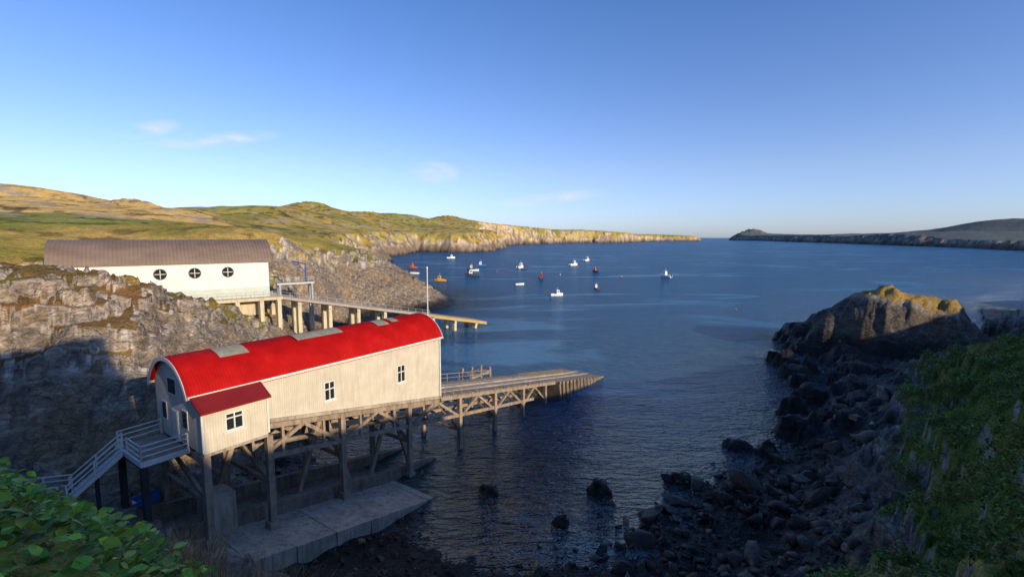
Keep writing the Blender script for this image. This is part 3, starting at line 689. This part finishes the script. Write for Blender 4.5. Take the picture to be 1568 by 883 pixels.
# ------------------------------------------------------------------ boats
def pm(name,c): return simple(name,c,.4,.1,1,.05)
BC={'white':pm('boat_white',(.80,.80,.76)),'red':pm('boat_red',(.55,.05,.03)),'orange':pm('boat_orange',(.75,.16,.03)),'yellow':pm('boat_yellow',(.75,.4,.03)),'blue':pm('boat_blue',(.05,.12,.35)),'dark':pm('boat_dark',(.06,.07,.09))}
def boat(name,x,y,L_,ang,hull,top,cabin=1,z=0):
    mb=MB();bm=L_*.34;hh=L_*.16;K=9;v=[]
    for i in range(K):
        t=i/(K-1);xx=(t-.5)*L_;b=bm/2*(1-max(0,(t-.45)/.55)**2.2)*(.86+.14*min(1,t*4));sh=hh*(1+.35*t*t)
        b=max(b,.03)
        v+=[(xx,-b,sh),(xx,-b*.88,sh*.35),(xx*.97,-b*.5,-hh*.35),(xx*.96,0,-hh*.5),(xx*.97,b*.5,-hh*.35),(xx,b*.88,sh*.35),(xx,b,sh),(xx,b*.84,sh*.97),(xx,b*.8,sh*.55),(xx,-b*.8,sh*.55),(xx,-b*.84,sh*.97)]
    m=11;f=[(i*m+j,i*m+(j+1)%m,(i+1)*m+(j+1)%m,(i+1)*m+j) for i in range(K-1) for j in range(m)]
    f+=[tuple(range(m))[::-1]]
    mb.add(v,f,BC[hull])
    mb.add([(-L_*.5-.02,-bm*.36,hh*.2),(-L_*.5-.35,-.15,hh*.2),(-L_*.5-.35,.15,hh*.2),(-L_*.5-.02,bm*.1,hh*.2),(-L_*.5-.02,-.15,hh*1.7),(-L_*.5-.3,-.12,hh*1.7),(-L_*.5-.3,.12,hh*1.7),(-L_*.5-.02,.15,hh*1.7)],[(0,1,5,4),(1,2,6,5),(2,3,7,6),(4,5,6,7)],BC['dark'])
    if cabin:
        a,b,c=-.02*L_,.26*L_,bm*.32;z0=hh*.55;z1=hh*2.7
        mb.box8([(a,-c,z0),(b,-c*.8,z0),(b,c*.8,z0),(a,c,z0)],[(a,-c*.9,z1),(b-.08*L_,-c*.72,z1),(b-.08*L_,c*.72,z1),(a,c*.9,z1)],BC[top])
        mb.box8([(a+.05*L_,-c*.97,z0*.2+z1*.6),(b-.11*L_,-c*.86,z0*.2+z1*.6),(b-.11*L_,c*.86,z0*.2+z1*.6),(a+.05*L_,c*.97,z0*.2+z1*.6)],[(a+.05*L_,-c*.95,z1*.88),(b-.12*L_,-c*.82,z1*.88),(b-.12*L_,c*.82,z1*.88),(a+.05*L_,c*.95,z1*.88)],M_glass)
        mb.box8([(a-.03*L_,-c,z1),(b-.06*L_,-c*.85,z1),(b-.06*L_,c*.85,z1),(a-.03*L_,c,z1)],[(a-.03*L_,-c,z1+.07),(b-.06*L_,-c*.85,z1+.07),(b-.06*L_,c*.85,z1+.07),(a-.03*L_,c,z1+.07)],BC[top])
        mb.tube((a+.06*L_,0,z1),(a+.06*L_,0,z1+L_*.22),.05,BC['white'],6)
    else:
        for t in (-.25,0.05): mb.beam((t*L_,-bm*.42,hh*.75),(t*L_,bm*.42,hh*.75),.25,.06,BC['white'])
    o=mb.obj(name,None);o.location=(x,y,z);o.rotation_euler=(0,0,R(ang));return o
for k in [(-68,539,9,10,'white','white',1),(-25,391,8,200,'blue','white',1),(-29,351,7,190,'dark','white',1),(-24,291,8.5,185,'dark','white',1),(6.4,366,9,60,'white','white',1),(3.8,235,4.5,20,'white','white',0),
 (16.6,273,6,70,'dark','red',1),(17.8,191,5.2,15,'white','white',1),(51,400,9,40,'white','white',1),(74,478,9,50,'white','white',1),(38,217,4.5,100,'red','white',1),(56,324,6,120,'dark','red',1),(90,282,8,120,'white','white',1),
 (-38,256,6.5,175,'yellow','yellow',1),(-75,366,7,170,'orange','orange',1),(-62,307,6,185,'white','orange',0),(-26,335,6,10,'white','white',0),(9,352,4.5,30,'dark','white',0)]:
    boat('moored_boat',*k)
boat('blue_dinghy',-26.3,31.6,3.6,60,'blue','white',0,z=4.3)
for x,y,c,s in ((64,282,'orange',.9),(72,154,'orange',.45),(30,300,'white',.6),(-10,330,'orange',.6)):
    mb=MB();K=10
    prof=[(0.0,-.3),(.5,-.25),(.62,.15),(.45,.55),(.12,.8),(.1,1.05),(0.0,1.1)]
    v=[(r_*s*math.cos(2*math.pi*i/K),r_*s*math.sin(2*math.pi*i/K),z*s) for r_,z in prof for i in range(K)]
    mb.add(v,[(a*K+i,a*K+(i+1)%K,(a+1)*K+(i+1)%K,(a+1)*K+i) for a in range(len(prof)-1) for i in range(K)],BC[c]);o=mb.obj('mooring_buoy',None,True);o.location=(x,y,0)
# ------------------------------------------------------------------ boulders
def bulk(name,V,F,mat,cols=None,smooth=False):
    me=bpy.data.meshes.new(name);k=F.shape[1]
    me.vertices.add(len(V));me.vertices.foreach_set('co',V.astype(np.float32).ravel())
    me.loops.add(F.size);me.loops.foreach_set('vertex_index',F.ravel().astype(np.int32))
    me.polygons.add(len(F));me.polygons.foreach_set('loop_start',np.arange(0,F.size,k,dtype=np.int32));me.polygons.foreach_set('loop_total',np.full(len(F),k,np.int32))
    if smooth: me.polygons.foreach_set('use_smooth',np.ones(len(F),bool))
    me.update(calc_edges=True);me.materials.append(mat)
    if cols is not None: setcol(me,'tint',cols)
    o=bpy.data.objects.new(name,me);sc.collection.objects.link(o);return o
import bmesh
bm=bmesh.new();bmesh.ops.create_icosphere(bm,subdivisions=2,radius=1);IV=np.array([v.co[:] for v in bm.verts]);IF=np.array([[v.index for v in f.verts] for f in bm.faces]);bm.free()
def attrmat(name,rough,scale,bump,spec=.3,trans=False):
    t=NT(name);c=t.n('ShaderNodeVertexColor',layer_name='tint').outputs[0]
    n=t.noise(scale,5,.6)
    c=t.mix(1.,c,t.ramp(n,[(.3,(.5,.5,.5)),(.7,(1.5,1.45,1.38))]),'MULTIPLY')
    p=t.bsdf(c,rough,t.bump(n,bump,.1) if bump else None,Specular_IOR_Level=spec)
    if trans:
        tl=t.n('ShaderNodeBsdfTranslucent',in_Color=c);m=t.n('ShaderNodeMixShader',i0=.25,i1=p.outputs[0],i2=tl.outputs[0]);t.t.links.new(m.outputs[0],t.out.inputs[0])
    return t.m
M_bould=attrmat('boulder_rock',.55,2.5,.8)
def boulders(N,cond,med,mx):
    xs=RNG.uniform(-24,58,N*8);ys=RNG.uniform(24,82,N*8)
    zs=height(xs,ys);k=cond(xs,ys,zs);xs,ys,zs=xs[k][:N],ys[k][:N],zs[k][:N]
    n=len(xs);sz=np.clip(med*np.exp(RNG.normal(0,.75,n)),.07,mx)
    VV=[];CC=[]
    for i in range(n):
        a=RNG.uniform(0,6.28);v=IV*(1+.12*RNG.normal(0,1,(len(IV),1)))*np.array([1.5,.95,.6])*sz[i]*(1+.25*RNG.normal(0,1,3))
        for _ in range(9):
            nrm_=RNG.normal(0,1,3);nrm_/=np.linalg.norm(nrm_);dd=v@nrm_;lim=sz[i]*RNG.uniform(.3,.6);v=v-np.outer(np.maximum(dd-lim,0),nrm_)
        tl=RNG.normal(0,.35);v=v@np.array([[math.cos(tl),0,math.sin(tl)],[0,1,0],[-math.sin(tl),0,math.cos(tl)]])
        c,s=math.cos(a),math.sin(a);v=v@np.array([[c,s,0],[-s,c,0],[0,0,1]])
        VV.append(v+np.array([xs[i],ys[i],zs[i]+sz[i]*.05]))
        wet=zs[i]<2.4+RNG.normal(0,.6);dark=np.array((.030,.024,.017))*RNG.uniform(.4,2.0) if wet else np.array((.09,.075,.056))*RNG.uniform(.4,1.5)
        if RNG.uniform()<.12: dark=dark*3.0
        CC.append(np.tile(dark,(len(v),1)))
    F=(IF[None]+np.arange(n)[:,None,None]*len(IV)).reshape(-1,3)
    return np.concatenate(VV),F,np.concatenate(CC)
def ramp_in(x,y):
    ds=(x-A0[0])*Ad[0]+(y-A0[1])*Ad[1];dw=(x-A0[0])*Wd[0]+(y-A0[1])*Wd[1]
    return (ds>-2.3)&(ds<21)&(dw>-4.9)&(dw<6)
U=lambda x:RNG.uniform(0,1,len(x))
v_,f_,c_=boulders(900,lambda x,y,z:(x>6)&(z>-.9)&(z<3.6)&~ramp_in(x,y)&(y<60)&(U(x)<np.where(y<50,.8,.25)),.3,1.3)
bulk('beach_boulders',v_,f_,M_bould,c_)
v_,f_,c_=boulders(3200,lambda x,y,z:(z>-1.1)&(z<3)&~ramp_in(x,y)&(y<47)&(x<26),.11,.5)
bulk('shore_cobbles',v_,f_,M_bould,c_)
# ------------------------------------------------------------------ foliage
M_leaf=attrmat('leaf',.5,6,0,.3,True);M_blade=attrmat('grass_blade',.8,3,0,.1,True)
def leaves(name,P,size,cols,mat,flat=.5):
    n=len(P);th=RNG.uniform(0,6.283,n);tilt=RNG.normal(flat,.35,n)
    d=np.stack([np.cos(th),np.sin(th),0*th],-1);up=np.array([0,0,1.])
    d2=d*np.cos(tilt)[:,None]+up*np.sin(tilt)[:,None]*RNG.choice([-1,1],n,p=[.6,.4])[:,None]
    s=np.cross(d2,up+.3*RNG.normal(0,1,(n,3)));s/=np.linalg.norm(s,axis=1)[:,None];nn=np.cross(s,d2)
    L_=size[:,None]
    pts=[P, P+d2*L_*.3+s*L_*.36+nn*L_*.07, P+d2*L_*.68+s*L_*.27+nn*L_*.03, P+d2*L_*1.0-nn*L_*.12, P+d2*L_*.68-s*L_*.27+nn*L_*.03, P+d2*L_*.3-s*L_*.36+nn*L_*.07, P+d2*L_*.5-nn*L_*.04]
    V=np.stack(pts,1).reshape(-1,3);b=np.arange(n)[:,None]*7
    F=np.concatenate([b+np.array([[0,1,6]]),b+np.array([[1,2,6]]),b+np.array([[2,3,6]]),b+np.array([[3,4,6]]),b+np.array([[4,5,6]]),b+np.array([[5,0,6]])])
    return bulk(name,V,F,mat,np.repeat(cols,7,0))
n=11000
x=RNG.uniform(-10,-.9,n);y=RNG.uniform(1.8,6.6,n)
z=height(x,y)
ok=(z>18.6)&(np.hypot(x,y)>2.6);x,y,z=x[ok],y[ok],z[ok];n=len(x)
cl=fbm(x/.7,y/.7,3,7)
hgt=RNG.uniform(0,1,n)**.6*(.36+.42*cl)
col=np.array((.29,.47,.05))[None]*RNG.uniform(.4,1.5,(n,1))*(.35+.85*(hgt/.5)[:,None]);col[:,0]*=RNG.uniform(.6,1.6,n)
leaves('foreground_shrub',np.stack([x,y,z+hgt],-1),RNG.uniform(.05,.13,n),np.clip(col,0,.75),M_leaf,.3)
def blades(name,x,y,z,h,wd,cols,lean=.5):
    n=len(x);th=RNG.uniform(0,6.283,n);P=np.stack([x,y,z-.03],-1)
    s=np.stack([np.cos(th),np.sin(th),0*th],-1)*wd[:,None]/2
    ln=RNG.normal(0,lean,(n,2));t1=P+np.stack([ln[:,0]*.3*h,ln[:,1]*.3*h,h*.6],-1);t2=P+np.stack([ln[:,0]*h,ln[:,1]*h,h],-1)
    V=np.stack([P-s,P+s,t1+s*.7,t1-s*.7,t2],1).reshape(-1,3);b=np.arange(n)[:,None]*5
    F=np.concatenate([b+np.array([[0,1,2]]),b+np.array([[0,2,3]]),b+np.array([[3,2,4]])])
    return bulk(name,V,F,M_blade,np.repeat(cols,5,0))
# dead stems: each clump is rooted on the slope and its tips reach to about 20 m, just over the brow
n=26000;x=RNG.uniform(-9,-.8,n);y=RNG.uniform(3.0,6.6,n);z=height(x,y);cl=fbm(x/.55,y/.55,2,33);r_=np.hypot(x,y)
brow=23-.655*r_   # slope line of the brow as seen along the bank
h=brow-z+RNG.normal(0,.13,n)+.25*cl
h=np.where(x>-3.2,h,23-.535*r_-z+RNG.normal(0,.12,n)+.2*cl)
ok=(cl>.02)&(h>.25)&(h<1.25)&(z>17.5)&((x>-3.2)|(y>4.3));x,y,z,h,cl=x[ok],y[ok],z[ok],h[ok],cl[ok];n=len(x)
blades('dry_grass',x,y,z,h,RNG.uniform(.005,.013,n),np.array((.46,.31,.14))[None]*RNG.uniform(.25,1.3,(n,1)),.28)
n=190000;x=RNG.uniform(10,75,n);y=RNG.uniform(4,72,n);z=height(x,y);e=.3
gx=(height(x+e,y)-z)/e;gy=(height(x,y+e)-z)/e;g2=gx*gx+gy*gy
ok=(z>5.2)&(x/y<1.4)&(g2<3.0)&(fbm(x/2.6,y/2.6,3,55)>-.4);xa,ya,za=x[ok],y[ok],z[ok];n=len(xa)
k=fbm(xa/5,ya/5,3,57)[:,None]
col=(np.array((.16,.25,.035))*(1-sstep(.05,.4,k))+np.array((.26,.21,.06))*sstep(.05,.4,k))*RNG.uniform(.5,1.5,(n,1))
blades('cliff_top_grass',xa,ya,za,RNG.uniform(.1,.38,n),RNG.uniform(.03,.07,n),col,.8)
ok=(z>5.6)&(x/y<1.3)&(g2<8)&(fbm(x/3.2,y/3.2,3,155)>-.02);xa,ya,za=x[ok],y[ok],z[ok];xa=np.tile(xa,2);ya=np.tile(ya,2);za=np.tile(za,2);n=len(xa)
cl=fbm(xa/3.2,ya/3.2,3,155);hg=RNG.uniform(0,1,n)**.7*np.clip((cl+.06)*2.6,.15,.95)
xa=xa+RNG.normal(0,.12,n);ya=ya+RNG.normal(0,.12,n)
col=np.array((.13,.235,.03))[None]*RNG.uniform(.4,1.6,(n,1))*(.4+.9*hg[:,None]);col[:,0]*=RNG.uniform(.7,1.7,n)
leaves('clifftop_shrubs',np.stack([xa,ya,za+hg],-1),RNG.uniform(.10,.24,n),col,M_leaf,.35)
# ------------------------------------------------------------------ light
w=bpy.data.worlds.new('World');sc.world=w;w.use_nodes=True;nt_=w.node_tree;nt_.nodes.clear()
class WT(NT):
    def __init__(s,t): s.t=t
wt=WT(nt_)
out=nt_.nodes.new('ShaderNodeOutputWorld');bg=nt_.nodes.new('ShaderNodeBackground')
sky=nt_.nodes.new('ShaderNodeTexSky');sky.sky_type='NISHITA';sky.sun_disc=False;sky.sun_elevation=R(EL)
sky.sun_rotation=math.atan2(SUN_AZ[0],SUN_AZ[1]);sky.air_density=1.0;sky.dust_density=.5;sky.ozone_density=3.0
vec=wt.n('ShaderNodeTexCoord').outputs['Generated']
def cloud(c,ext,sc_,rot,amt):
    d=wt.n('ShaderNodeVectorMath',operation='SUBTRACT',i0=vec,i1=c).outputs[0]
    m=wt.n('ShaderNodeMapping',in_Vector=d,in_Rotation=(0,rot,0)).outputs[0]
    m=wt.n('ShaderNodeVectorMath',operation='DIVIDE',i0=m,i1=ext).outputs[0]
    l=wt.n('ShaderNodeVectorMath',operation='LENGTH',i0=m).outputs['Value']
    nv=wt.n('ShaderNodeMapping',in_Vector=vec,in_Scale=sc_,in_Rotation=(0,rot,0)).outputs[0]
    nz_=wt.noise(9,5,.6,vec=nv,dist=.5)
    k=wt.mr(l,.2,1.,1,0)
    return wt.math('MULTIPLY',wt.math('MULTIPLY',k,wt.mr(nz_,.36,.62,0,1)),amt)
def dirv(x,y):
    u=(x-784)/740;v=(441-y)/740;d=Vector((u,.9945+.1045*v,-.1045+.9945*v)).normalized();return tuple(d)
cl=None
for (dx,dy),ext,s_,rot,a in (((667,264),(.055,.3,.024),(1,1,3),R(0),1.),((845,303),(.13,.3,.014),(1,1,4),R(6),.75),((230,198),(.04,.3,.014),(1,1,4),R(22),.8),((335,214),(.10,.3,.014),(1.6,1,6),R(12),.8)):
    c=cloud(dirv(dx,dy),ext,s_,rot,a);cl=c if cl is None else wt.math('MAXIMUM',cl,c)
zz=wt.n('ShaderNodeSeparateXYZ',i0=vec).outputs[2]
gain=wt.mix(wt.mr(zz,0.0,.13,0,1),(.98,1.14,1.80),(1.14,1.12,1.46))
gain=wt.mix(wt.mr(zz,0.13,.5,0,1),gain,(.66,.96,1.42))
skyb=wt.mix(1.,sky.outputs[0],gain,'MULTIPLY')
skyc=wt.mix(cl,skyb,(6.4,6.5,6.7))
nt_.links.new(skyc,bg.inputs[0]);bg.inputs[1].default_value=.13;nt_.links.new(bg.outputs[0],out.inputs[0])
sl=bpy.data.lights.new('sun','SUN');sl.energy=5.0;sl.angle=R(.5);sl.color=(1,.82,.57)
so=bpy.data.objects.new('sun',sl);sc.collection.objects.link(so)
dv=Vector((SUN_AZ[0]*math.cos(R(EL)),SUN_AZ[1]*math.cos(R(EL)),math.sin(R(EL))))
so.rotation_euler=dv.to_track_quat('Z','Y').to_euler();so.location=(50,-40,60)
cam=bpy.data.cameras.new('camera');co=bpy.data.objects.new('camera',cam);sc.collection.objects.link(co)
co.location=(0,0,23);co.rotation_euler=(R(84),0,0);cam.sensor_width=36;cam.lens=17.0;cam.clip_start=.1;cam.clip_end=80000
sc.camera=co
sc.view_settings.view_transform='Standard'
